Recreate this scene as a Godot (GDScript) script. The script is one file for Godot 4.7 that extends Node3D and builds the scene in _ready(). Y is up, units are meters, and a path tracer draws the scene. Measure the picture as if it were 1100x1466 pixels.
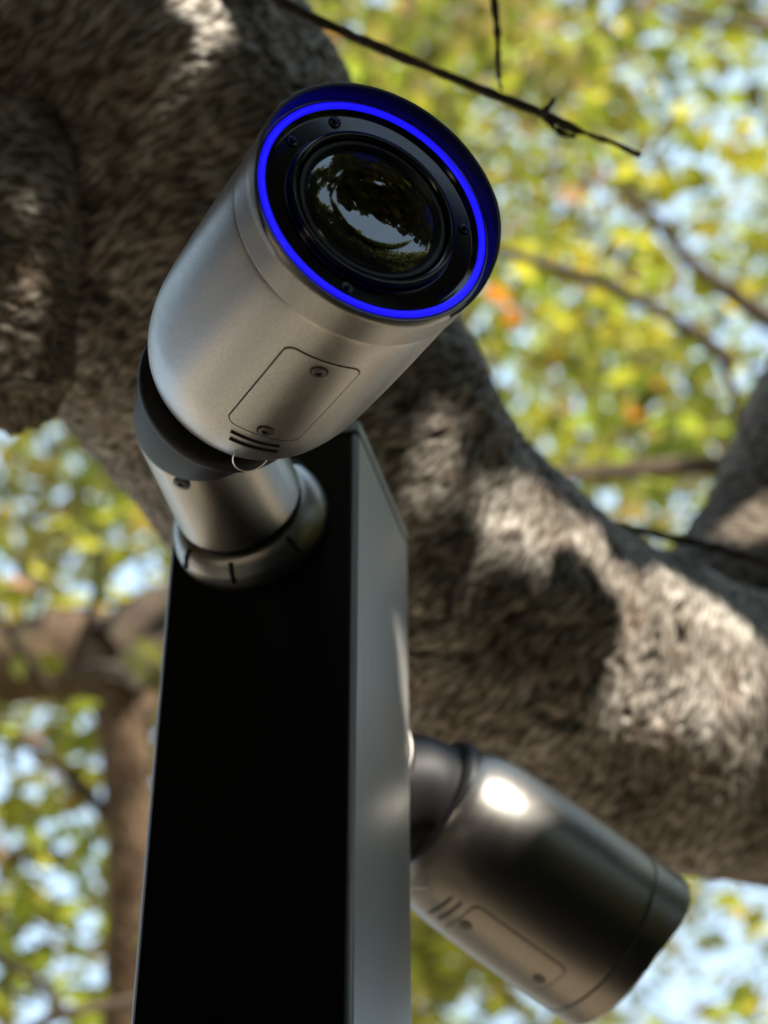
extends Node3D
# Two bullet cameras on a square metal post under an old tree, seen from below on a sunny day.

const PITCH := 0.6818
const EYE := Vector3(0, 1.55, 0)
const FOCAL := 2900.0           # focal length in pixels of an 1100 x 1466 picture
const R := 0.0611               # radius of a camera body
var cam: Camera3D
var sun_dir := Vector3(0.50, 0.57, 0.65).normalized()   # towards the sun
var rng := RandomNumberGenerator.new()
var M := {}
var post_front := Vector3(-0.2665, 0, 0.9638)
var post_right := Vector3(0.9638, 0, 0.2665)
var post_corner := Vector3(-0.0158, 0, -0.9449)

# ------------------------------------------------------------------ helpers
func spot(px: float, py: float, d: float) -> Vector3:
	return cam.transform * Vector3((px - 550.0) / FOCAL * d, (733.0 - py) / FOCAL * d, -d)

func in_view(p: Vector3, margin := 1.15) -> bool:
	var q := cam.transform.affine_inverse() * p
	if q.z > -0.05: return false
	return absf(q.x / -q.z) < 0.19 * margin and absf(q.y / -q.z) < 0.2528 * margin

func put(called: String, mesh: Mesh, mat: Material, parent: Node3D, xf := Transform3D()) -> MeshInstance3D:
	var o := MeshInstance3D.new()
	o.name = called
	o.mesh = mesh
	o.material_override = mat
	o.transform = xf
	parent.add_child(o, true)
	return o

func thing(called: String, label: String, category: String, at := Vector3.ZERO, group := "") -> Node3D:
	var o := Node3D.new()
	o.name = called
	add_child(o, true)
	o.position = at
	tag(o, label, category, group)
	return o

func tag(o: Node, label: String, category: String, group := "") -> void:
	o.set_meta("label", label)
	o.set_meta("category", category)
	if group != "": o.set_meta("group", group)

func grid(v: PackedVector3Array, nu: int, nv: int, uv := PackedVector2Array(), col := PackedColorArray()) -> ArrayMesh:
	# nu rows of nv points; quads between them
	var idx := PackedInt32Array()
	for i in nu - 1:
		for j in nv - 1:
			var a := i * nv + j
			idx.append_array([a, a + 1, a + nv, a + 1, a + nv + 1, a + nv])
	var arr := []
	arr.resize(Mesh.ARRAY_MAX)
	arr[Mesh.ARRAY_VERTEX] = v
	arr[Mesh.ARRAY_INDEX] = idx
	if uv.size(): arr[Mesh.ARRAY_TEX_UV] = uv
	if col.size(): arr[Mesh.ARRAY_COLOR] = col
	# smooth normals; the first and last column of a closed tube share theirs
	var n := PackedVector3Array()
	n.resize(v.size())
	var closed: bool = v[0].distance_to(v[nv - 1]) < 1e-6 and v[nv].distance_to(v[2 * nv - 1]) < 1e-6
	for i in nu:
		for j in nv:
			var j0 := j - 1
			var j1 := j + 1
			if closed:
				if j0 < 0: j0 = nv - 2
				if j1 > nv - 1: j1 = 1
			else:
				j0 = maxi(j0, 0)
				j1 = mini(j1, nv - 1)
			var i0 := maxi(i - 1, 0)
			var i1 := mini(i + 1, nu - 1)
			var du := v[i1 * nv + j] - v[i0 * nv + j]
			var dv := v[i * nv + j1] - v[i * nv + j0]
			var c := du.cross(dv)
			if c.length_squared() < 1e-22:
				# a pole: take the slope of the neighbouring row
				var k := i + 1 if i < nu - 1 and i == 0 else i - 1
				dv = v[k * nv + j1] - v[k * nv + j0]
				c = du.cross(dv)
			n[i * nv + j] = c.normalized()
	arr[Mesh.ARRAY_NORMAL] = n
	var m := ArrayMesh.new()
	m.add_surface_from_arrays(Mesh.PRIMITIVE_TRIANGLES, arr)
	return m

func lathe(profile: Array, segs := 96, a0 := 0.0, a1 := TAU) -> ArrayMesh:
	# profile: [radius, z] pairs, turned about the z axis; angle 0 is +y
	var v := PackedVector3Array()
	var uv := PackedVector2Array()
	for p in profile:
		for j in segs + 1:
			var a := a0 + (a1 - a0) * j / segs
			if j == segs and is_equal_approx(a1 - a0, TAU): a = a0
			v.append(Vector3(sin(a) * p[0], cos(a) * p[0], p[1]))
			uv.append(Vector2(float(j) / segs * 4.0, p[1] / 0.1))
	return grid(v, profile.size(), segs + 1, uv)

func rounded(profile: Array, bevel: float, steps := 3) -> Array:
	# the same profile with every inner corner rounded by a small bevel
	var out := [profile[0]]
	for i in range(1, profile.size() - 1):
		var a := Vector2(profile[i - 1][0], profile[i - 1][1])
		var b := Vector2(profile[i][0], profile[i][1])
		var c := Vector2(profile[i + 1][0], profile[i + 1][1])
		var t := minf(bevel, minf(a.distance_to(b), b.distance_to(c)) * 0.45)
		var p := b + (a - b).normalized() * t
		var q := b + (c - b).normalized() * t
		for k in steps + 1:
			var f := float(k) / steps
			var w := p.lerp(b, f).lerp(b.lerp(q, f), f)
			out.append([w.x, w.y])
	out.append(profile[-1])
	return out

func tube(points: Array, radius: float, sides := 8, closed := false) -> ArrayMesh:
	var v := PackedVector3Array()
	var n := points.size()
	var up := Vector3(0.123, 0.95, 0.31).normalized()
	var count := n + 1 if closed else n
	for i in count:
		var p: Vector3 = points[i % n]
		var t: Vector3
		if closed: t = points[(i + 1) % n] - points[(i - 1 + n) % n]
		else: t = points[mini(i + 1, n - 1)] - points[maxi(i - 1, 0)]
		t = t.normalized()
		var x := t.cross(up).normalized()
		var y := x.cross(t)
		for j in sides + 1:
			var a := TAU * (j % sides) / sides
			v.append(p + (x * cos(a) + y * sin(a)) * radius)
	return grid(v, count, sides + 1)

func bevel_box(size: Vector3, b: float) -> ArrayMesh:
	# a vertical box standing on y = 0, with rounded upright edges
	var ring: Array = []
	var hx := size.x / 2.0
	var hz := size.z / 2.0
	for c in [[1, 1, 0.0], [-1, 1, PI / 2], [-1, -1, PI], [1, -1, 3 * PI / 2]]:
		for k in 6:
			var a: float = c[2] + PI / 2 * k / 5.0
			ring.append(Vector3(c[0] * (hx - b) + cos(a) * b, 0, c[1] * (hz - b) + sin(a) * b))
	var st := SurfaceTool.new()
	st.begin(Mesh.PRIMITIVE_TRIANGLES)
	var n := ring.size()
	for i in n:
		var p: Vector3 = ring[i]
		var q: Vector3 = ring[(i + 1) % n]
		var h := Vector3(0, size.y, 0)
		st.set_smooth_group(1)
		for w in [p, p + h, q, q, p + h, q + h]: st.add_vertex(w)
		st.set_smooth_group(2)
		for w in [h, q + h, p + h]: st.add_vertex(w)
		st.set_smooth_group(3)
		for w in [Vector3.ZERO, p, q]: st.add_vertex(w)
	st.generate_normals()
	return st.commit()

func noise(seed_: int, freq: float, oct := 3, kind := FastNoiseLite.TYPE_SIMPLEX_SMOOTH, fractal := FastNoiseLite.FRACTAL_FBM) -> FastNoiseLite:
	var n := FastNoiseLite.new()
	n.seed = seed_
	n.frequency = freq
	n.noise_type = kind
	n.fractal_type = fractal
	n.fractal_octaves = oct
	return n

func noise_tex(n: FastNoiseLite, size: int, normal := false, ramp: Gradient = null, strength := 4.0) -> NoiseTexture2D:
	var t := NoiseTexture2D.new()
	t.width = size
	t.height = size
	t.seamless = true
	t.noise = n
	t.as_normal_map = normal
	t.bump_strength = strength
	if ramp: t.color_ramp = ramp
	return t

func std(albedo: Color, rough: float, metal := 0.0) -> StandardMaterial3D:
	# albedo given as linear base colour
	var m := StandardMaterial3D.new()
	m.albedo_color = albedo.linear_to_srgb()
	m.roughness = rough
	m.metallic = metal
	return m

func catmull(pts: Array, t: float) -> Variant:
	var n := pts.size() - 1
	var f := clampf(t, 0.0, 1.0) * n
	var i := mini(int(f), n - 1)
	f -= i
	var a = pts[maxi(i - 1, 0)]
	var b = pts[i]
	var c = pts[i + 1]
	var d = pts[mini(i + 2, n)]
	return b * 1.0 + ((c - a) * f + (a * 2.0 - b * 5.0 + c * 4.0 - d) * f * f + (b * 3.0 - a - c * 3.0 + d) * f * f * f) * 0.5

# ------------------------------------------------------------------ bark
var n_lump := noise(11, 1.0, 3)
var n_wrap := noise(12, 1.0, 4)
var n_fine := noise(13, 1.0, 3)
var n_tone := noise(14, 1.0, 4)
var n_crack := noise(15, 1.0, 3, FastNoiseLite.TYPE_SIMPLEX_SMOOTH, FastNoiseLite.FRACTAL_RIDGED)

func bark_tube(pts: Array, radii: Array, nu: int, nv: int, rough := 1.0, wrinkle := 1.0, features := [], tone := Color(1, 1, 1), cap := false) -> ArrayMesh:
	var v := PackedVector3Array()
	var uv := PackedVector2Array()
	var col := PackedColorArray()
	var x := Vector3.ZERO
	var last := Vector3.ZERO
	var s := 0.0
	for i in nu:
		var t := float(i) / (nu - 1)
		var wr := wrinkle * (lerpf(0.4, 1.0, smoothstep(0.34, 0.52, t)) if features.size() > 3 else 1.0)
		var c: Vector3 = catmull(pts, t)
		var r: float = catmull(radii, t)
		var ahead: Vector3 = catmull(pts, minf(t + 0.004, 1.0))
		var behind: Vector3 = catmull(pts, maxf(t - 0.004, 0.0))
		var d := (ahead - behind).normalized()
		if i == 0:
			x = d.cross(Vector3(0.2, 0.3, -1)).normalized()
		else:
			x = (x - d * x.dot(d)).normalized()
			s += c.distance_to(last)
		last = c
		var y := d.cross(x)
		for j in nv:
			var a := TAU * (j % (nv - 1)) / (nv - 1)
			var o := x * cos(a) + y * sin(a)
			var p := c + o * r
			var k := Vector3(s, r * cos(a), r * sin(a))
			var iso2 := n_fine.get_noise_3dv(p * 18.0)
			var warp := n_lump.get_noise_3dv(p * 7.0)
			var q := Vector3(k.x + warp * 0.045 + iso2 * 0.005, k.y, k.z)
			var lump := n_lump.get_noise_3dv(p * 5.0 + Vector3(9, 0, 0))
			var w1 := n_wrap.get_noise_3d(q.x * 40.0, q.y * 5.0, q.z * 5.0)
			var w2 := n_fine.get_noise_3d(q.x * 170.0, q.y * 24.0, q.z * 24.0)
			var w3 := n_fine.get_noise_3d(q.x * 105.0 + 11.0, q.y * 46.0, q.z * 46.0)
			var cr := n_crack.get_noise_3d(q.x * 17.0 + 3.0, q.y * 7.0, q.z * 7.0)
			var iso := n_fine.get_noise_3dv(p * 60.0)
			var h := lump * 0.065 * r / 0.15 * 0.15 + rough * (wr * (w1 * 0.0016 + w2 * 0.0007 + w3 * 0.0010 + n_lump.get_noise_3d(q.x * 6.0, q.y * 5.0, q.z * 5.0) * 0.007 - maxf(cr - 0.62, 0.0) * 0.022) + (1.35 - wr) * iso * 0.0055)
			for f in features:
				var e: float = p.distance_to(f[0]) / f[1]
				if e < 3.0: h += f[2] * exp(-e * e * 1.2) - (f[3] * exp(-e * e * 9.0) if f.size() > 3 else 0.0)
			v.append(p + o * h)
			uv.append(Vector2(s / 0.10 + warp * 0.14 + iso2 * 0.04, a / TAU * roundf(maxf(1.0, TAU * r / 0.5))))
			var b := n_tone.get_noise_3dv(p * 9.0) + 0.5 * n_tone.get_noise_3d(q.x * 40.0, q.y * 12.0, q.z * 12.0)
			var g := n_tone.get_noise_3dv(p * 22.0 + Vector3(0, 7, 0))
			var base := Color(0.235, 0.205, 0.168).lerp(Color(0.45, 0.42, 0.37), clampf(0.36 + b * 1.5, 0.0, 1.0))
			base = base.lerp(Color(0.15, 0.12, 0.085), clampf(g * 2.6 - 0.45, 0.0, 0.85))
			base = base.lerp(Color(0.28, 0.155, 0.085), clampf(n_tone.get_noise_3dv(p * 14.0 + Vector3(5, 0, 0)) * 1.3 - 0.35, 0.0, 0.5))
			col.append(Color(base.r * tone.r, base.g * tone.g, base.b * tone.b))
	if cap:
		# close the far end with a few shrinking, ragged rings
		var rows := 10
		var c0: Vector3 = catmull(pts, 1.0)
		var dd: Vector3 = (catmull(pts, 1.0) - catmull(pts, 0.97)).normalized()
		for k in range(1, rows + 1):
			var f := 1.0 - float(k) / rows
			for j in nv:
				var edge := v[(nu - 1) * nv + j]
				var p := c0 + (edge - c0) * f
				var bump := n_fine.get_noise_3dv(p * 90.0) * 0.007 + n_lump.get_noise_3dv(p * 25.0) * 0.02
				v.append(p + dd * (bump * minf(1.0, k * 0.4) + 0.02 * (1.0 - f * f)))
				uv.append(Vector2((s + 0.01 * k) / 0.16, float(j) / nv))
				col.append(col[(nu - 1) * nv + j] * 0.9)
		nu += rows
	return grid(v, nu, nv, uv, col)

func px_path(list: Array) -> Array:
	# [px, py, depth, radius in px] -> points and radii
	var p := []
	var r := []
	for e in list:
		p.append(spot(e[0], e[1], e[2]))
		r.append(e[3] * e[2] / FOCAL)
	return [p, r]

func branch(called: String, list: Array, parent: Node3D, mat: Material, nu := 40, nv := 13, tone := Color(1, 1, 1)) -> MeshInstance3D:
	var a := px_path(list)
	var m := bark_tube(a[0], a[1], nu, nv, 0.35, 0.5, [], tone)
	return put(called, m, mat, parent)

# ------------------------------------------------------------------ leaves
func leaf_mesh(bend: float, tint := Color(1, 1, 1)) -> ArrayMesh:
	var st := SurfaceTool.new()
	st.begin(Mesh.PRIMITIVE_TRIANGLES)
	var prof := [[0.0, 0.03], [0.22, 0.26], [0.5, 0.34], [0.78, 0.2], [1.0, 0.0]]
	for s in [-1.0, 1.0]:
		for i in 4:
			var z0: float = prof[i][0]
			var z1: float = prof[i + 1][0]
			var a := Vector3(0, -bend * z0 * z0, z0)
			var b := Vector3(0, -bend * z1 * z1, z1)
			var c := Vector3(s * prof[i][1], 0.3 * prof[i][1] - bend * z0 * z0, z0)
			var d := Vector3(s * prof[i + 1][1], 0.3 * prof[i + 1][1] - bend * z1 * z1, z1)
			var order: Array = [a, c, b, b, c, d] if s > 0 else [a, b, c, b, d, c]
			for p in order:
				st.set_color(tint)
				st.add_vertex(p)
	st.generate_normals()
	return st.commit()

func leaf_color() -> Color:
	var t := rng.randf()
	var c: Color
	if t < 0.50: c = Color(0.150, 0.185, 0.020).lerp(Color(0.26, 0.28, 0.028), rng.randf())
	elif t < 0.74: c = Color(0.12, 0.105, 0.030).lerp(Color(0.19, 0.15, 0.05), rng.randf())
	elif t < 0.91: c = Color(0.36, 0.32, 0.03).lerp(Color(0.45, 0.37, 0.06), rng.randf())
	elif t < 0.98: c = Color(0.20, 0.11, 0.05).lerp(Color(0.30, 0.20, 0.12), rng.randf())
	else: c = Color(0.40, 0.15, 0.02)
	return c

func multi(xfs: Array, cols: Array, mesh: Mesh) -> MultiMesh:
	var mm := MultiMesh.new()
	mm.transform_format = MultiMesh.TRANSFORM_3D
	mm.use_colors = true
	mm.mesh = mesh
	mm.instance_count = xfs.size()
	for i in xfs.size():
		mm.set_instance_transform(i, xfs[i])
		mm.set_instance_color(i, cols[i])
	return mm

func leaf_xf(p: Vector3, size: float, flat := 0.5) -> Transform3D:
	# leaves lean towards the horizontal, turned any way round
	var n := Vector3(rng.randfn() * flat, 1.0, rng.randfn() * flat).normalized()
	var z := Vector3(rng.randfn(), rng.randfn() * 0.4, rng.randfn())
	z = (z - n * z.dot(n)).normalized()
	var x := n.cross(z)
	return Transform3D(Basis(x * size, n * size, z * size), p)

func crown(xfs: Array, cols: Array, parent: Node3D) -> void:
	var o := MultiMeshInstance3D.new()
	o.name = "crown"
	o.multimesh = multi(xfs, cols, leaf_mesh(0.18))
	o.material_override = M.leaf
	o.set_meta("kind", "stuff")
	parent.add_child(o, true)

# ------------------------------------------------------------------ bullet camera
var body_prof := [[0.985, -0.31], [1.0, -0.36], [1.005, -0.8], [1.0, -1.4], [0.985, -1.9], [0.965, -2.12], [0.93, -2.30], [0.885, -2.44], [0.82, -2.56], [0.72, -2.64], [0.40, -2.66], [0.001, -2.66]]

func body_r(z: float) -> float:
	for i in body_prof.size() - 1:
		var a: Array = body_prof[i]
		var b: Array = body_prof[i + 1]
		if z <= a[1] and z >= b[1]: return lerpf(a[0], b[0], (z - a[1]) / (b[1] - a[1])) * R
	return R

func on_body(ang: float, z: float, lift: float) -> Vector3:
	# ang degrees from straight down, z in radii
	var a := deg_to_rad(ang)
	var r := body_r(z) + lift
	return Vector3(sin(a) * r, -cos(a) * r, z * R)

func panel_outline(z0: float, z1: float, a0: float, a1: float, corner: float) -> Array:
	var out := []
	var cw := (a1 - a0) / 2.0
	var cz := (z1 - z0) / 2.0
	var per := rad_to_deg(1.0)
	for c in [[1, 1, 0.0], [-1, 1, PI / 2], [-1, -1, PI], [1, -1, 3 * PI / 2]]:
		for k in 8:
			var t: float = c[2] + PI / 2 * k / 7.0
			out.append(Vector2((a0 + a1) / 2 + c[0] * (cw - corner * per) + cos(t) * corner * per, (z0 + z1) / 2 + c[1] * (cz - corner) + sin(t) * corner))
	var dense := []
	for i in out.size():
		var p: Vector2 = out[i]
		var q: Vector2 = out[(i + 1) % out.size()]
		var steps := maxi(1, int(ceil(maxf(absf(p.x - q.x) / 1.5, absf(p.y - q.y) / 0.08))))
		for k in steps: dense.append(p.lerp(q, float(k) / steps))
	return dense

func screw_at(parent: Node3D, ang: float, z: float, size: float) -> void:
	var p := on_body(ang, z, 0.0004)
	var n := Vector3(p.x, p.y, 0).normalized()
	screw(parent, p, n, size)

func screw(parent: Node3D, p: Vector3, n: Vector3, size: float) -> void:
	var z := n
	var x := z.cross(Vector3(0.3, 0.2, 1)).normalized()
	var b := Basis(x, z.cross(x), z)
	# a countersunk washer recess, the head, and its hexagonal socket
	var st := lathe(rounded([[size * 1.28, -0.0006], [size * 1.28, 0.0003], [size * 1.02, 0.0003], [size * 1.0, -0.0002], [size * 0.97, 0.0006], [size * 0.55, 0.0010], [size * 0.48, 0.0010], [size * 0.44, -0.0006], [0.0001, -0.0006]], size * 0.06, 2), 24)
	put("screw", st, M.screw, parent, Transform3D(b, p))

func make_camera(root: Node3D, bx: Transform3D, arm_from: Vector3, arm_axis: Vector3, arm_len: float, arm_up: Vector3, shift: Vector3, gasket_r: float, paint: Material, trim: Material) -> void:
	# bx: the ring's centre, z forward along the body; everything relative to the root
	var fine := []
	for i in body_prof.size() - 1:
		for k in 4:
			var pp = catmull([Vector2(0.985, -0.30)] + body_prof.map(func(e): return Vector2(e[0], e[1])), (i + 1 + k / 4.0) / body_prof.size())
			fine.append([maxf(pp.x, 0.0008) * R, pp.y * R])
	fine.append([0.0002, -2.66 * R])
	fine = [[0.95 * R, -0.295 * R], [0.985 * R, -0.30 * R]] + fine
	put("body", lathe(fine, 128), paint, root, bx)
	put("collar", lathe(rounded([[0.9 * R, -0.30 * R], [1.012 * R, -0.30 * R], [1.012 * R, -0.02 * R], [0.985 * R, 0.015 * R], [0.962 * R, 0.015 * R], [0.962 * R, -0.1 * R]], 0.0007), 128), trim, root, bx)
	# sun hood over the upper half, its inside facing the ring
	var hp := rounded([[1.000 * R, -0.06], [1.016 * R, -0.06], [1.018 * R, 0.0], [1.018 * R, 1.0], [0.990 * R, 1.0], [0.970 * R, 0.06], [0.966 * R, 0.0], [0.99 * R, -0.06], [1.000 * R, -0.06]], 0.0008)
	var hv := PackedVector3Array()
	for q in hp:
		for j in 121:
			var a := deg_to_rad(lerpf(-135, 135, j / 120.0))
			var far := -0.055 + 0.225 * smoothstep(152.0, 66.0, absf(rad_to_deg(a)))
			hv.append(Vector3(sin(a) * q[0], cos(a) * q[0], (q[1] if q[1] < 0.0 else q[1] * far) * R if q[1] < 0.02 or q[1] > 0.02 else 0.0))
	var split := 0
	for i in hp.size():
		if hp[i][1] < 0.9 and i > 6 and split == 0 and hp[i - 1][1] > 0.9: split = i
	var rim_at := 0
	for i in hp.size():
		if hp[i][1] >= 0.9 and rim_at == 0: rim_at = i
	var hood := put("hood", grid(hv.slice(0, (rim_at + 2) * 121), rim_at + 2, 121), trim, root, bx)
	put("hood_lining", grid(hv.slice((rim_at + 1) * 121), hp.size() - rim_at - 1, 121), M.black, hood)
	put("bezel", lathe(rounded([[0.962 * R, 0.0], [0.955 * R, 0.012 * R], [0.895 * R, 0.0 * R], [0.86 * R, -0.03 * R], [0.70 * R, -0.045 * R], [0.69 * R, 0.02 * R], [0.655 * R, 0.03 * R], [0.63 * R, 0.015 * R], [0.62 * R, -0.06 * R], [0.50 * R, -0.06 * R]], 0.0008), 128), M.gloss, root, bx)
	var ring := []
	for k in 13:
		var a := TAU * k / 12.0
		ring.append([0.923 * R - cos(a) * 0.0017, 0.009 * R + sin(a) * 0.0014])
	put("light_ring", lathe(ring, 128), M.led, root, bx)
	put("lens_barrel", lathe(rounded([[0.615 * R, -0.05 * R], [0.610 * R, 0.0], [0.575 * R, 0.004 * R], [0.560 * R, -0.03 * R], [0.54 * R, -0.05 * R]], 0.0006), 96), M.black, root, bx)
	var dome := []
	for k in 15:
		var a := PI / 2 * k / 14.0
		dome.append([maxf(cos(a) * 0.555, 0.0005) * R, (-0.045 + 0.085 * sin(a)) * R])
	var glass := put("lens", lathe(dome, 96), M.lens, root, bx)
	var inner := []
	for k in 13:
		var rr := 0.375 * (1.0 - k / 12.0)
		inner.append([maxf(rr, 0.0005) * R, (-0.045 + 0.085 * sqrt(1.0 - (rr / 0.555) ** 2)) * R + (0.0003 if k else 0.0)])
	put("pupil", lathe(inner, 96), M.pupil, glass)
	for e in [[-28.0, 0.80], [190.0, 0.79], [78.0, 0.80], [-62, 0.79]]:
		var a := deg_to_rad(e[0])
		var at := Vector3(sin(a) * e[1] * R, cos(a) * e[1] * R, -0.037 * R)
		put("infrared_lamp", lathe([[0.0032, -0.001], [0.0031, 0.0008], [0.0025, 0.0010], [0.0021, 0.0004], [0.0015, 0.0011], [0.0001, 0.0014]], 20), M.gloss, root, bx * Transform3D(Basis(), at))
	# access panel below
	var out := panel_outline(-1.90, -0.67, -17.5, 18.5, 0.085)
	var centre := Vector2(0.5, -1.285)
	var v := PackedVector3Array()
	var rings := [1.0, 1.0, 0.985, 0.8, 0.6, 0.4, 0.2, 0.01]
	for k in rings.size():
		for j in out.size() + 1:
			var q: Vector2 = centre + (out[j % out.size()] - centre) * (rings[k] - 0.004)
			v.append(on_body(q.x, q.y, -0.0004 if k == 0 else 0.0003 if k == 1 else 0.0005))
	var pan := put("access_panel", grid(v, rings.size(), out.size() + 1), paint, root, bx)
	var seam := []
	for q in out: seam.append(on_body(q.x, q.y, -0.0001))
	put("panel_seam", tube(seam, 0.00062, 6, true), M.rubber, pan)
	screw_at(pan, 1.0, -0.80, 0.0036)
	screw_at(pan, 0.5, -1.80, 0.0036)
	# two drain slots behind the panel
	for e in [[-2.02, -12.0, 13.0], [-2.13, -10.0, 15.0]]:
		var line := []
		for k in 13: line.append(on_body(lerpf(e[1], e[2], k / 12.0), e[0], 0.0001))
		put("drain_slot", tube(line, 0.0011, 6), M.rubber, root, bx)
	# seam mark and a wire loop at the rear
	var loop := []
	for k in 15:
		var a := PI * k / 14.0
		loop.append(on_body(7.0 + cos(a) * 9.0, -2.36, 0.001) + Vector3(0, -sin(a) * 0.003, -sin(a) * 0.009))
	put("lanyard_loop", tube(loop, 0.0004, 6), M.bright, root, bx)
	# rear joint: rubber gasket between the body and the elbow
	var rear := bx * Vector3(0, 0, -2.50 * R) + shift
	var tip := arm_from + arm_axis * arm_len
	var mid := rear - bx.basis.z * 0.030
	var elbow := []
	var er := []
	for k in 26:
		var t := k / 25.0
		elbow.append(tip.lerp(mid, t).lerp(mid.lerp(rear, t), t))
		er.append(lerpf(0.0352, gasket_r - 0.0005, smoothstep(0.0, 0.75, t)))
	var ev := PackedVector3Array()
	for k in 26:
		var d: Vector3 = (elbow[mini(k + 1, 25)] - elbow[maxi(k - 1, 0)]).normalized()
		var x := d.cross(Vector3(0.1, 1, 0.2)).normalized()
		var y := x.cross(d)
		for j in 49:
			var a := TAU * (j % 48) / 48.0
			ev.append(elbow[k] + (x * cos(a) + y * sin(a)) * er[k])
	put("elbow", grid(ev, 26, 49), M.rubber, root)
	var gb := basis_z((bx.basis.z + (rear - tip).normalized() * 0.25).normalized())
	var gk := []
	for k in 17:
		var a := TAU * k / 16.0
		gk.append([gasket_r - cos(a) * 0.0075, sin(a) * 0.0078])
	put("gasket", lathe(gk, 80), M.rubber, root, Transform3D(gb, rear))
	# arm and wall flange
	var ab := Basis(arm_axis.cross(arm_up).normalized() * -1.0, arm_up, arm_axis)
	var arm := put("arm", lathe(rounded([[0.0345, 0.026], [0.0385, 0.0285], [0.0355, arm_len], [0.030, arm_len + 0.002]], 0.001), 96), paint, root, Transform3D(ab, arm_from))
	put("joint_ring", lathe(rounded([[0.034, 0.0215], [0.0372, 0.022], [0.0372, 0.0275], [0.034, 0.0285]], 0.0006), 96), M.rubber, arm)
	screw(arm, Vector3(sin(deg_to_rad(-162)), cos(deg_to_rad(-162)), 0) * 0.0366 + Vector3(0, 0, arm_len - 0.014), Vector3(sin(deg_to_rad(-162)), cos(deg_to_rad(-162)), 0), 0.0040)
	var fl := put("flange", lathe(rounded([[0.001, 0.0005], [0.0485, 0.0005], [0.0485, 0.006], [0.0465, 0.013], [0.043, 0.0185], [0.0385, 0.0218], [0.030, 0.022]], 0.002), 96), trim, root, Transform3D(ab, arm_from))  # darker trim colour stands in for the black plate reflected here
	for ang in [-172.0, -128.0, 135.0, 45.0, -60.0]:
		var d := Vector3(sin(deg_to_rad(ang)), cos(deg_to_rad(ang)), 0)
		put("screw_slot", tube([d * 0.0405 + Vector3(0, 0, 0.0206), d * 0.044 + Vector3(0, 0, 0.0173), d * 0.0478 + Vector3(0, 0, 0.010)], 0.0016, 8), M.rubber, fl)

func basis_z(z: Vector3) -> Basis:
	var x := Vector3(0, 1, 0).cross(z).normalized()
	return Basis(x, z.cross(x), z)

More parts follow.
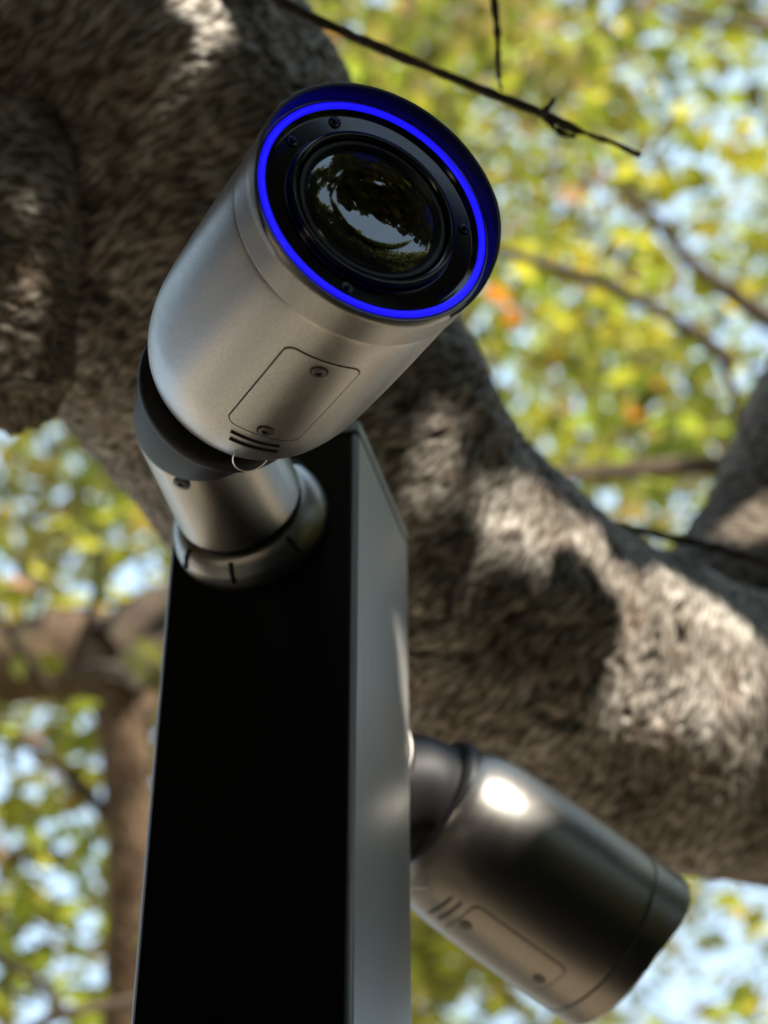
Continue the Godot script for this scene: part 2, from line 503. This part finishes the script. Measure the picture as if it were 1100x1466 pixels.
# ------------------------------------------------------------------ materials
func make_materials() -> void:
	var fine := noise(31, 0.35, 2)
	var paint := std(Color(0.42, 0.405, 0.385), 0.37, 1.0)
	var pg := Gradient.new()
	pg.set_color(0, Color(0.93, 0.93, 0.93))
	pg.set_color(1, Color(1, 1, 1))
	pg.set_offset(0, 0.25)
	pg.set_offset(1, 0.7)
	paint.roughness_texture = noise_tex(noise(32, 0.012, 5), 512, false, pg)
	var ag := Gradient.new()
	ag.set_color(0, Color(0.945, 0.94, 0.93))
	ag.set_color(1, Color(1, 1, 1))
	ag.set_offset(0, 0.3)
	ag.set_offset(1, 0.6)
	paint.albedo_texture = noise_tex(noise(33, 0.06, 5), 512, false, ag)
	paint.normal_enabled = true
	paint.normal_texture = noise_tex(fine, 512, true, null, 1.2)
	paint.normal_scale = 0.06
	paint.uv1_triplanar = true
	paint.uv1_scale = Vector3(14, 14, 14)
	M.paint = paint
	var collar: StandardMaterial3D = paint.duplicate()
	collar.albedo_color = Color(0.34, 0.325, 0.305).linear_to_srgb()
	M.collar = collar
	var shaded_paint: StandardMaterial3D = paint.duplicate()
	shaded_paint.albedo_color = Color(0.17, 0.162, 0.152).linear_to_srgb()  # paint darkened to stand in for shade on the lower camera
	M.shaded_paint = shaded_paint
	M.black = std(Color(0.010, 0.010, 0.012), 0.42)
	M.rubber = std(Color(0.010, 0.010, 0.011), 0.5)
	M.rubber.metallic_specular = 0.3
	M.gloss = std(Color(0.004, 0.004, 0.005), 0.10)
	M.tube = std(Color(0.012, 0.014, 0.013), 0.3)
	M.screw = std(Color(0.06, 0.058, 0.055), 0.35, 0.8)
	M.bright = std(Color(0.7, 0.7, 0.7), 0.25, 0.9)
	var lens := std(Color(0.010, 0.014, 0.013), 0.03)
	lens.metallic_specular = 1.0
	lens.clearcoat_enabled = true
	lens.clearcoat = 0.35
	lens.clearcoat_roughness = 0.02
	var pupil: StandardMaterial3D = lens.duplicate()
	pupil.albedo_color = Color(0.001, 0.001, 0.002)
	M.pupil = pupil
	M.lens = lens
	var led := std(Color(0.02, 0.02, 0.2), 0.4)
	led.emission_enabled = true
	led.emission = Color(0.10, 0.07, 1.0)
	led.emission_energy_multiplier = 0.42
	M.led = led
	# post: brushed aluminium and a black front plate
	var br := noise(41, 0.02, 3)
	var steel := std(Color(0.25, 0.242, 0.226), 0.33, 0.35)
	var img := Image.create(256, 1024, false, Image.FORMAT_RGB8)
	var r2 := RandomNumberGenerator.new()
	r2.seed = 5
	for x in 256:
		var base := 0.74 + 0.14 * br.get_noise_2d(x * 6.0, 3.0) + r2.randf_range(-0.035, 0.035)
		for y in 1024:
			var s := base + 0.12 * br.get_noise_2d(x * 9.0, y * 0.25) + 0.03 * r2.randf_range(-1, 1)
			img.set_pixel(x, y, Color(s, s, s))
	steel.roughness_texture = ImageTexture.create_from_image(img)
	steel.roughness = 0.5
	steel.uv1_triplanar = true
	steel.uv1_scale = Vector3(6, 1.2, 6)
	M.steel = steel
	M.plate = std(Color(0.0035, 0.0035, 0.004), 0.30)
	M.plate.metallic_specular = 0.25
	# bark
	var bark := std(Color(1, 1, 1), 0.9)
	bark.vertex_color_use_as_albedo = true
	var g := Gradient.new()
	g.set_color(0, Color(0.56, 0.53, 0.50))
	g.set_color(1, Color(1, 1, 1))
	g.set_offset(0, 0.3)
	g.set_offset(1, 0.62)
	var fib := noise(51, 0.02, 5)
	fib.domain_warp_enabled = true
	fib.domain_warp_amplitude = 9.0
	fib.domain_warp_frequency = 0.012
	bark.albedo_texture = noise_tex(fib, 1024, false, g)
	bark.heightmap_enabled = true
	bark.heightmap_texture = noise_tex(fib, 1024)
	bark.heightmap_scale = 0.14
	M.bark = bark
	var leaf := std(Color(1, 1, 1), 0.5)
	leaf.vertex_color_use_as_albedo = true
	leaf.cull_mode = BaseMaterial3D.CULL_DISABLED
	leaf.backlight_enabled = true
	leaf.backlight = Color(1.0, 1.0, 1.0)
	M.leaf = leaf
	var soil := std(Color(1, 1, 1), 0.95)
	var gg := Gradient.new()
	gg.set_color(0, Color(0.38, 0.29, 0.195).linear_to_srgb())
	gg.set_color(1, Color(0.60, 0.47, 0.33).linear_to_srgb())
	soil.albedo_texture = noise_tex(noise(61, 0.02, 5), 1024, false, gg)
	soil.uv1_world_triplanar = true
	soil.uv1_triplanar = true
	soil.uv1_scale = Vector3(0.35, 0.35, 0.35)
	M.soil = soil
	var tar := std(Color(1, 1, 1), 0.85)
	var tg := Gradient.new()
	tg.set_color(0, Color(0.018, 0.018, 0.018).linear_to_srgb())
	tg.set_color(1, Color(0.04, 0.04, 0.038).linear_to_srgb())
	tar.albedo_texture = noise_tex(noise(62, 0.08, 4), 512, false, tg)
	tar.uv1_world_triplanar = true
	tar.uv1_triplanar = true
	tar.uv1_scale = Vector3(1, 1, 1)
	tar.metallic_specular = 0.2
	M.asphalt = tar

# ------------------------------------------------------------------ scene
func _ready() -> void:
	rng.seed = 77
	cam = Camera3D.new()
	cam.name = "view_camera"
	cam.position = EYE
	cam.rotation = Vector3(PITCH, 0, 0)
	var lens := CameraAttributesPhysical.new()
	lens.frustum_focal_length = 47.47
	lens.frustum_focus_distance = 1.0
	lens.frustum_near = 0.05
	lens.frustum_far = 500.0
	lens.exposure_aperture = 3.9
	cam.attributes = lens
	add_child(cam)
	cam.current = true

	var env := Environment.new()
	env.background_mode = Environment.BG_SKY
	env.tonemap_mode = Environment.TONE_MAPPER_LINEAR
	env.tonemap_exposure = 2.7
	env.sdfgi_enabled = true
	env.ssao_enabled = true
	env.ssil_enabled = true
	var sky := Sky.new()
	var sm := ProceduralSkyMaterial.new()
	sm.sky_top_color = Color(0.33, 0.46, 0.61).linear_to_srgb()
	sm.sky_horizon_color = Color(0.43, 0.52, 0.62).linear_to_srgb()
	sm.sky_curve = 0.15
	sm.ground_bottom_color = Color(0.2, 0.17, 0.13).linear_to_srgb()
	sm.ground_horizon_color = Color(0.40, 0.45, 0.5).linear_to_srgb()
	sm.sun_angle_max = 12.0
	sm.sky_energy_multiplier = 1.0
	sky.sky_material = sm
	env.sky = sky
	var we := WorldEnvironment.new()
	we.name = "daylight"
	we.environment = env
	add_child(we)

	var sun := DirectionalLight3D.new()
	sun.name = "sun"
	sun.light_color = Color(1.0, 0.97, 0.92)
	sun.light_energy = 1.6
	sun.light_angular_distance = 0.5
	sun.shadow_enabled = true
	add_child(sun)
	sun.look_at_from_position(sun_dir * 20.0, Vector3.ZERO)

	make_materials()
	make_ground()
	make_old_tree()
	make_far_trees()
	make_post()
	make_cameras()

func make_ground() -> void:
	var pm := PlaneMesh.new()
	pm.size = Vector2(400, 400)
	pm.subdivide_width = 4
	pm.subdivide_depth = 4
	var g := put("ground", pm, M.soil, self)
	g.set_meta("kind", "structure")
	tag(g, "bare sunlit tan earth below the trees", "ground")
	var road := PlaneMesh.new()
	road.size = Vector2(34, 14)
	road.subdivide_width = 2
	road.subdivide_depth = 2
	var pv := put("added_pavement", road, M.asphalt, self, Transform3D(Basis(Vector3.UP, -0.06), Vector3(16.3, 0.004, 6.6)))  # asphalt sheet added out of view to darken the lower camera's reflections
	pv.set_meta("kind", "structure")
	tag(pv, "unseen dark asphalt added in front of the post to darken reflections", "added_pavement")

func make_post() -> void:
	var h := EYE.y + 0.8415
	var b := Basis(post_right, Vector3.UP, post_front)
	var centre := post_corner - post_right * 0.06 - post_front * 0.06
	var root := thing("camera_post", "square silver metal post with black front plate carrying both security cameras", "post", centre)
	root.basis = b
	put("shaft", bevel_box(Vector3(0.120, h - 0.012, 0.120), 0.0035), M.steel, root)
	put("top_gasket", bevel_box(Vector3(0.116, 0.004, 0.116), 0.003), M.rubber, root, Transform3D(Basis(), Vector3(0, h - 0.012, 0)))
	put("top_cap", bevel_box(Vector3(0.120, 0.008, 0.120), 0.0035), M.steel, root, Transform3D(Basis(), Vector3(0, h - 0.008, 0)))
	put("front_plate", bevel_box(Vector3(0.1135, h - 0.014, 0.0025), 0.0012), M.plate, root, Transform3D(Basis(), Vector3(0, 0.0, 0.0612)))

func make_cameras() -> void:
	# upper camera, over the front plate
	var lift := Vector3(0, EYE.y, 0)
	var base := Vector3(-0.0785, 0.7662, -0.9622) + lift + post_front * 0.0026
	var root := thing("security_camera", "silver bullet security camera with glowing blue ring, on the front of the post", "security camera", base, "bullet cameras on the post")
	var ax := Vector3(0.4458, -0.1612, 0.8805).normalized()
	var x := Vector3.UP.cross(ax).normalized()
	var bx := Transform3D(Basis(x, ax.cross(x), ax), spot(535.3, 298.6, 0.93) - base)
	make_camera(root, bx, Vector3.ZERO, post_front, 0.104, Vector3.UP, Vector3(-0.011, -0.006, -0.009), 0.0385, M.paint, M.collar)
	for k in 6:
		var l := OmniLight3D.new()
		l.name = "ring_light"
		var a := TAU * k / 6.0
		l.position = bx * Vector3(sin(a) * 0.90 * R, cos(a) * 0.90 * R, 0.10 * R)
		l.light_color = Color(0.10, 0.07, 1.0)
		l.light_energy = 0.000004
		l.light_size = 0.002
		l.omni_range = 3.0
		l.omni_attenuation = 2.0
		l.shadow_enabled = true
		root.add_child(l, true)
	# lower camera, behind the post
	var a2 := 1.0
	var e2 := -0.35
	var ax2 := Vector3(sin(a2) * cos(e2), sin(e2), -cos(a2) * cos(e2)).normalized()
	var x2 := Vector3.UP.cross(ax2).normalized()
	var rim := spot(900, 1365, 1.36)
	var ringc := rim - ax2 * 0.15 * R
	var base2 := Vector3.ZERO
	for k in 300:
		var tip := spot(518, 1150, 1.1 + k * 0.002)
		if (tip - post_corner).dot(-post_front) >= 0.1755:
			base2 = tip + post_front * 0.055
			break
	var root2 := thing("security_camera", "security camera behind the post, seen from behind, dark with sunlit top", "security camera", base2, "bullet cameras on the post")
	make_camera(root2, Transform3D(Basis(x2, ax2.cross(x2), ax2), ringc - base2), Vector3.ZERO, -post_front, 0.055, Vector3.UP, Vector3(-0.004, 0.006, 0.0), 0.043, M.shaded_paint, M.shaded_paint)

func make_old_tree() -> void:
	var root := thing("old_tree", "big old tree with a massive wrinkled grey brown limb sweeping behind the post", "tree", Vector3(-1.55, 0, -1.1))
	var inv := Transform3D(Basis(), -root.position)
	# the sweeping limb, from the trunk out of the picture on the left down behind the post to the right
	var a := px_path([[-420, -330, 1.68, 370], [-150, -200, 1.64, 335], [60, 40, 1.62, 322], [200, 210, 1.62, 312], [330, 430, 1.62, 298], [480, 680, 1.63, 252], [670, 880, 1.66, 236], [880, 1010, 1.72, 222], [1050, 1050, 1.78, 204], [1250, 1080, 1.85, 195], [1500, 1080, 1.95, 180]])
	var feats := [
		[spot(840, 835, 1.50), 0.035, 0.022],
		[spot(35, 215, 1.44), 0.013, 0.012, 0.035],
		[spot(690, 560, 1.55), 0.05, 0.012],
		[spot(280, 330, 1.45), 0.02, 0.008],
		[spot(250, 60, 1.45), 0.05, 0.012],
		[spot(85, 400, 1.45), 0.02, -0.02],
		[spot(90, 520, 1.46), 0.02, -0.02],
	]
	put("limb", bark_tube(a[0], a[1], 820, 380, 1.0, 1.0, feats), M.bark, root, inv)
	var a2 := px_path([[1380, 1084, 1.90, 176], [1500, 1080, 1.95, 176], [1900, 1000, 2.1, 150], [2500, 850, 2.35, 110], [3200, 600, 2.7, 60]])
	put("limb", bark_tube(a2[0], a2[1], 260, 120, 1.0, 1.0), M.bark, root, inv)
	# trunk, out of the picture
	var trunk := bark_tube([Vector3(-1.6, -0.1, -1.2), Vector3(-1.55, 1.0, -1.1), Vector3(-1.45, 2.0, -1.05), Vector3(-1.35, 3.2, -1.0), Vector3(-1.4, 5.0, -0.7), Vector3(-1.2, 7.0, -0.2)], [0.50, 0.40, 0.36, 0.36, 0.28, 0.15], 90, 60, 1.0, 0.4)
	put("trunk", trunk, M.bark, root, inv)
	# rugged stub of a lost limb on the left
	var b := px_path([[60, 130, 1.50, 60], [15, 250, 1.47, 112], [-2, 380, 1.44, 118], [0, 480, 1.43, 108], [8, 562, 1.43, 98]])
	put("branch_stub", bark_tube(b[0], b[1], 170, 180, 1.1, 0.7, [[spot(36, 215, 1.39), 0.012, 0.010, 0.03]], Color(0.85, 0.82, 0.78), true), M.bark, root, inv)
	# limb rising on the right
	var c := px_path([[900, 1010, 1.80, 120], [1010, 900, 1.84, 112], [1085, 780, 1.90, 98], [1130, 660, 1.96, 84], [1190, 520, 2.05, 80], [1300, 300, 2.2, 70]])
	put("limb", bark_tube(c[0], c[1], 160, 100, 0.8, 0.5, [], Color(0.52, 0.46, 0.39)), M.bark, root, inv)
	for e in [
		["twig", [[385, -12, 1.30, 6.5], [420, 12, 1.30, 6.2], [520, 58, 1.30, 7], [640, 108, 1.30, 7.5], [770, 160, 1.31, 7.5], [830, 188, 1.31, 5.5], [880, 205, 1.32, 4.5], [918, 224, 1.32, 3.0]]],
		["twig", [[705, -20, 1.36, 4.5], [712, 40, 1.36, 4.5], [713, 85, 1.35, 4], [716, 118, 1.33, 3], [722, 138, 1.31, 2.5]]],
		["twig", [[772, 164, 1.31, 4.5], [784, 155, 1.30, 4], [793, 143, 1.29, 2.0]]],
		["twig", [[775, 162, 1.31, 5], [800, 188, 1.31, 5], [825, 196, 1.31, 3]]],
		["twig", [[846, 742, 1.70, 5], [940, 765, 1.70, 6.5], [1010, 780, 1.69, 6.5], [1120, 812, 1.68, 7]]],
		["twig", [[905, 765, 1.80, 4], [925, 800, 1.78, 4.5], [990, 830, 1.72, 5], [1040, 850, 1.7, 3]]]]:
		var o := branch(e[0], e[1], root, M.bark, 60, 12, Color(0.28, 0.22, 0.18))
		o.transform = inv
	# unseen crown leaves added for shade, with holes aimed at chosen sun patches
	var u := sun_dir.cross(Vector3.UP).normalized()
	var w := u.cross(sun_dir)
	var mid := Vector3(0.05, EYE.y + 0.85, -1.35)
	var holes := []
	for e in [[762, 1118, 1.31, 46], [795, 1140, 1.31, 30], [930, 1225, 1.36, 85], [962, 1258, 1.37, 75], [566, 1130, 1.27, 75], [575, 1165, 1.28, 60],
		[690, 690, 1.54, 36], [742, 700, 1.55, 30], [660, 650, 1.54, 22], [600, 712, 1.53, 20], [822, 768, 1.56, 24],
		[930, 860, 1.58, 46], [960, 960, 1.60, 54], [1012, 1010, 1.61, 48], [1060, 950, 1.63, 44], [1085, 890, 1.64, 36], [935, 1035, 1.60, 30], [885, 985, 1.59, 18], [1120, 1000, 1.65, 60],
		[1072, 765, 1.84, 14], [1085, 850, 1.84, 24], [1010, 850, 1.62, 16],
		[250, 4, 1.46, 22], [262, 150, 1.46, 4], [55, 255, 1.40, 1], [40, 420, 1.38, 2]]:
		var p := spot(e[0], e[1], e[2]) - mid
		holes.append([p.dot(u), p.dot(w), e[3] * e[2] / FOCAL])
	var xfs := []
	var cols := []
	for i in 6500:
		var s := rng.randf_range(-0.66, 0.66)
		var t := rng.randf_range(-0.66, 0.66)
		var size := rng.randf_range(0.075, 0.12)
		var dist := rng.randf_range(1.7, 3.6)
		var p := mid + u * s + w * t + sun_dir * dist
		if in_view(p, 1.3): continue
		var open := false
		for hcell in holes:
			if Vector2(s - hcell[0], t - hcell[1]).length() < hcell[2] * 0.9 + 0.032: open = true
		if open: continue
		var xf := leaf_xf(p, size, 0.6)
		xf.origin -= xf.basis.z * 0.5
		xfs.append(xf)
		cols.append(leaf_color())
	for i in 170000:
		# unseen leaf ring added round the viewer, blocking sun and darkening reflections
		var az := rng.randf_range(-2.6, 2.25)
		var far := 1.2 + 2.7 * sqrt(rng.randf())
		if i % 3 == 0:
			# added further out, to keep the asphalt shaded
			az = rng.randf_range(0.1, 2.2)
			far = rng.randf_range(3.0, 7.5)
		var p := Vector3(sin(az) * far + 0.6, 0, cos(az) * far + 0.4)
		p.y = rng.randf_range(maxf(0.8, 4.6 - far), 4.8 if far < 3.6 else 4.2)
		if p.z < -0.7 and p.x < 2.2 - p.z * 0.3: continue
		if in_view(p, 1.3) or n_lump.get_noise_3dv(p * 0.8) < -0.42: continue
		if p.y > 2.6 and far < 4.0 and n_lump.get_noise_3dv((p - Vector3(0, 2.25, -0.63)).normalized() * 6.0 + Vector3(3, 1, 8)) > 0.27: continue
		var lands := p - sun_dir * (p.y / sun_dir.y)
		if lands.x > -2.4 and lands.x < 1.4 and lands.z > -4.8 and lands.z < -1.3 and Vector2((p - mid).dot(u), (p - mid).dot(w)).length() > 0.66: continue
		var q := p - mid
		var open := false
		for hcell in holes:
			if Vector2(q.dot(u) - hcell[0], q.dot(w) - hcell[1]).length_squared() < (hcell[2] + 0.095) ** 2: open = true
		if open: continue
		xfs.append(leaf_xf(p, rng.randf_range(0.15, 0.25), 0.6))
		cols.append(leaf_color())
	for i in xfs.size(): xfs[i] = inv * xfs[i]
	crown(xfs, cols, root)

func foliage(centres: Array, parent: Node3D, per: int, inv: Transform3D) -> void:
	var xfs := []
	var cols := []
	for c in centres:
		var hue := rng.randf_range(0.9, 2.0)
		var warm := rng.randf_range(0.88, 1.12)
		var mood := leaf_color()
		for again in 2:
			if mood.r > mood.g * 1.02: mood = leaf_color()
		if rng.randf() < 0.35: mood = Color(0.09, 0.085, 0.028)
		for i in int(per * c[1] * c[1] / 0.16):
			var d: Vector3 = Vector3(rng.randfn(), rng.randfn() * 0.7, rng.randfn()) * c[1] * 0.6
			var p: Vector3 = c[0] + d
			var lc := leaf_color()
			if rng.randf() < 0.62: lc = mood.lerp(lc, 0.25)
			lc = Color(lc.r * hue * warm, lc.g * hue, lc.b * hue)
			xfs.append(inv * leaf_xf(p, rng.randf_range(0.05, 0.092), 0.7))
			cols.append(lc)
	# the leaves nearest the viewer are pieces of their own
	var order := []
	for i in xfs.size():
		var p: Vector3 = inv.affine_inverse() * xfs[i].origin
		if in_view(p, 0.98): order.append([p.distance_to(EYE), i])
	order.sort_custom(func(a, b): return a[0] < b[0])
	var gone := {}
	for e in order.slice(0, 150):
		var i: int = e[1]
		gone[i] = true
		var tint: Color = cols[i]
		var key := "leaf_%d_%d_%d" % [int(tint.r * 14), int(tint.g * 14), int(tint.b * 14)]
		if not M.has(key):
			M[key] = leaf_mesh(0.18, tint)
		put("leaf", M[key], M.leaf, parent, xfs[i])
	var rest := []
	var rest_cols := []
	for i in xfs.size():
		if not gone.has(i):
			rest.append(xfs[i])
			rest_cols.append(cols[i])
	crown(rest, rest_cols, parent)

func margin_clumps(count: int, lo: Vector3, hi: Vector3, shift: float) -> Array:
	# the parts of a crown that go on beyond the picture
	var out := []
	for i in 4000:
		if out.size() >= count: break
		var p := Vector3(rng.randf_range(lo.x, hi.x), rng.randf_range(lo.y, hi.y), rng.randf_range(lo.z, hi.z))
		var q := cam.transform.affine_inverse() * p
		if q.z > -3.4 or in_view(p, 1.35) or not in_view(p, 2.9): continue
		if n_lump.get_noise_3dv(p * 0.55 + Vector3(40, shift, 0)) < -0.02: continue
		out.append([p, rng.randf_range(0.35, 0.55)])
	return out

func make_far_trees() -> void:
	# tree on the right: fills the upper right of the picture
	var root := thing("leafy_tree", "yellow green leafy tree behind the limb, filling the upper right against the sky", "tree", Vector3(3.6, 0, -6.2))
	var inv := Transform3D(Basis(), -root.position)
	put("trunk", bark_tube([Vector3(3.6, -0.1, -6.2), Vector3(3.5, 1.5, -6.1), Vector3(3.3, 3.5, -6.0), Vector3(3.0, 5.5, -5.8), Vector3(2.7, 8, -5.6)], [0.28, 0.22, 0.19, 0.14, 0.06], 60, 24, 0.8, 0.4), M.bark, root, inv)
	for e in [
		[[1700, 900, 5.9, 40], [1300, 690, 5.0, 22], [1050, 668, 4.6, 17], [920, 672, 4.5, 14], [800, 682, 4.4, 11], [700, 690, 4.3, 7]],
		[[1500, 760, 5.5, 26], [1240, 560, 4.8, 20], [1060, 430, 4.3, 13], [990, 375, 4.2, 11], [935, 310, 4.1, 8], [880, 270, 4.1, 5]],
		[[1046, 530, 3.3, 9], [1034, 506, 3.3, 10], [960, 455, 3.3, 9], [880, 412, 3.2, 8], [800, 385, 3.2, 8], [730, 362, 3.1, 7], [660, 350, 3.1, 5]],
		[[1030, 500, 3.3, 7], [1050, 560, 3.3, 7], [1058, 620, 3.3, 7], [1062, 690, 3.3, 6]],
		[[1300, 60, 5.0, 12], [1100, 40, 4.9, 9], [980, 20, 4.9, 7], [900, -30, 4.8, 5]]]:
		var o := branch("branch", e, root, M.bark, 50, 11, Color(0.34, 0.26, 0.19))
		o.transform = inv
	var cl := []
	for i in 2600:
		var p := Vector3(rng.randf_range(-0.6, 3.6), rng.randf_range(3.2, 9.5), rng.randf_range(-8.2, -3.2))
		var q := cam.transform.affine_inverse() * p
		if q.x / -q.z > 0.30 or q.y / -q.z > 0.36 or q.y / -q.z < -0.33 or q.z > -3.6: continue
		if n_lump.get_noise_3dv(p * 0.55 + Vector3(40, 0, 0)) < 0.05: continue
		if n_lump.get_noise_3dv(p * 1.6 + Vector3(0, 0, 9)) < 0.02: continue
		cl.append([p, rng.randf_range(0.22, 0.45)])
	cl = cl.slice(0, 230)
	cl.append_array(margin_clumps(120, Vector3(-0.6, 2.2, -8.2), Vector3(5.2, 9.5, -3.2), 0.0))
	# unseen clumps added on the right to block sky from the reflections
	for i in 110:
		var p := Vector3(rng.randf_range(2.0, 6.5), rng.randf_range(1.2, 7.0), rng.randf_range(-5.5, 1.0))
		if p.x < 2.6 - p.z * 0.32: continue
		cl.append([p, 0.62])
	foliage(cl, root, 134, inv)
	# tree on the left: brown trunk and limb below the big limb
	var left := thing("leafy_tree", "thin brown tree at lower left behind the post, with dark forking limb", "tree", Vector3(-0.66, 0, -3.75))
	inv = Transform3D(Basis(), -left.position)
	var t := px_path([[178, 1900, 4.0, 44], [185, 1466, 4.0, 40], [190, 1300, 4.0, 37], [185, 1150, 4.0, 36], [180, 1050, 4.02, 40], [172, 985, 4.05, 54], [130, 935, 4.1, 64], [60, 940, 4.1, 62], [-60, 965, 4.15, 56], [-300, 1000, 4.3, 46]])
	var low: Vector3 = t[0][0]
	t[0] = [Vector3(low.x, -0.1, low.z - 0.1)] + t[0]
	t[1] = [0.09] + t[1]
	put("trunk", bark_tube(t[0], t[1], 200, 50, 1.0, 0.4, [], Color(0.50, 0.36, 0.235)), M.bark, left, inv)
	for e in [
		[[150, 930, 4.0, 40], [240, 880, 4.1, 46], [400, 820, 4.3, 44], [700, 700, 4.8, 34]],
		[[170, 985, 3.95, 26], [215, 930, 4.0, 30], [260, 880, 4.05, 34], [330, 830, 4.1, 34]],
		[[100, 960, 3.6, 7], [122, 900, 3.5, 7], [140, 840, 3.4, 6], [150, 790, 3.4, 4]],
		[[70, 985, 3.6, 8], [35, 935, 3.5, 8], [0, 890, 3.4, 7], [-60, 820, 3.4, 6]],
		[[90, 970, 3.7, 7], [140, 955, 3.6, 8], [180, 965, 3.5, 10], [200, 990, 3.45, 8]],
		[[-60, 1340, 3.2, 8], [0, 1372, 3.2, 8], [50, 1405, 3.2, 7], [95, 1450, 3.2, 6]],
		[[30, 1480, 3.0, 8], [90, 1452, 3.0, 9], [150, 1440, 3.05, 8], [230, 1425, 3.1, 7]],
		[[180, 1200, 4.0, 12], [100, 1110, 4.0, 9], [20, 1050, 4.0, 7]]]:
		var o := branch("branch", e, left, M.bark, 50, 13, Color(0.27, 0.21, 0.15))  # dark tint puts shade into the bark colour of these limbs
		o.transform = inv
	cl = []
	for i in 2600:
		var p := Vector3(rng.randf_range(-3.2, 0.9), rng.randf_range(2.4, 7.5), rng.randf_range(-8.0, -3.4))
		var q := cam.transform.affine_inverse() * p
		if q.x / -q.z < -0.30 or q.y / -q.z > 0.30 or q.y / -q.z < -0.36 or q.z > -3.4: continue
		if n_lump.get_noise_3dv(p * 0.55 + Vector3(0, 40, 0)) < 0.06: continue
		if n_lump.get_noise_3dv(p * 1.6 + Vector3(0, 0, 19)) < -0.0: continue
		cl.append([p, rng.randf_range(0.2, 0.4)])
	cl = cl.slice(0, 140)
	cl.append_array(margin_clumps(110, Vector3(-5.0, 1.8, -8.2), Vector3(0.9, 8.0, -3.2), 40.0))
	foliage(cl, left, 135, inv)
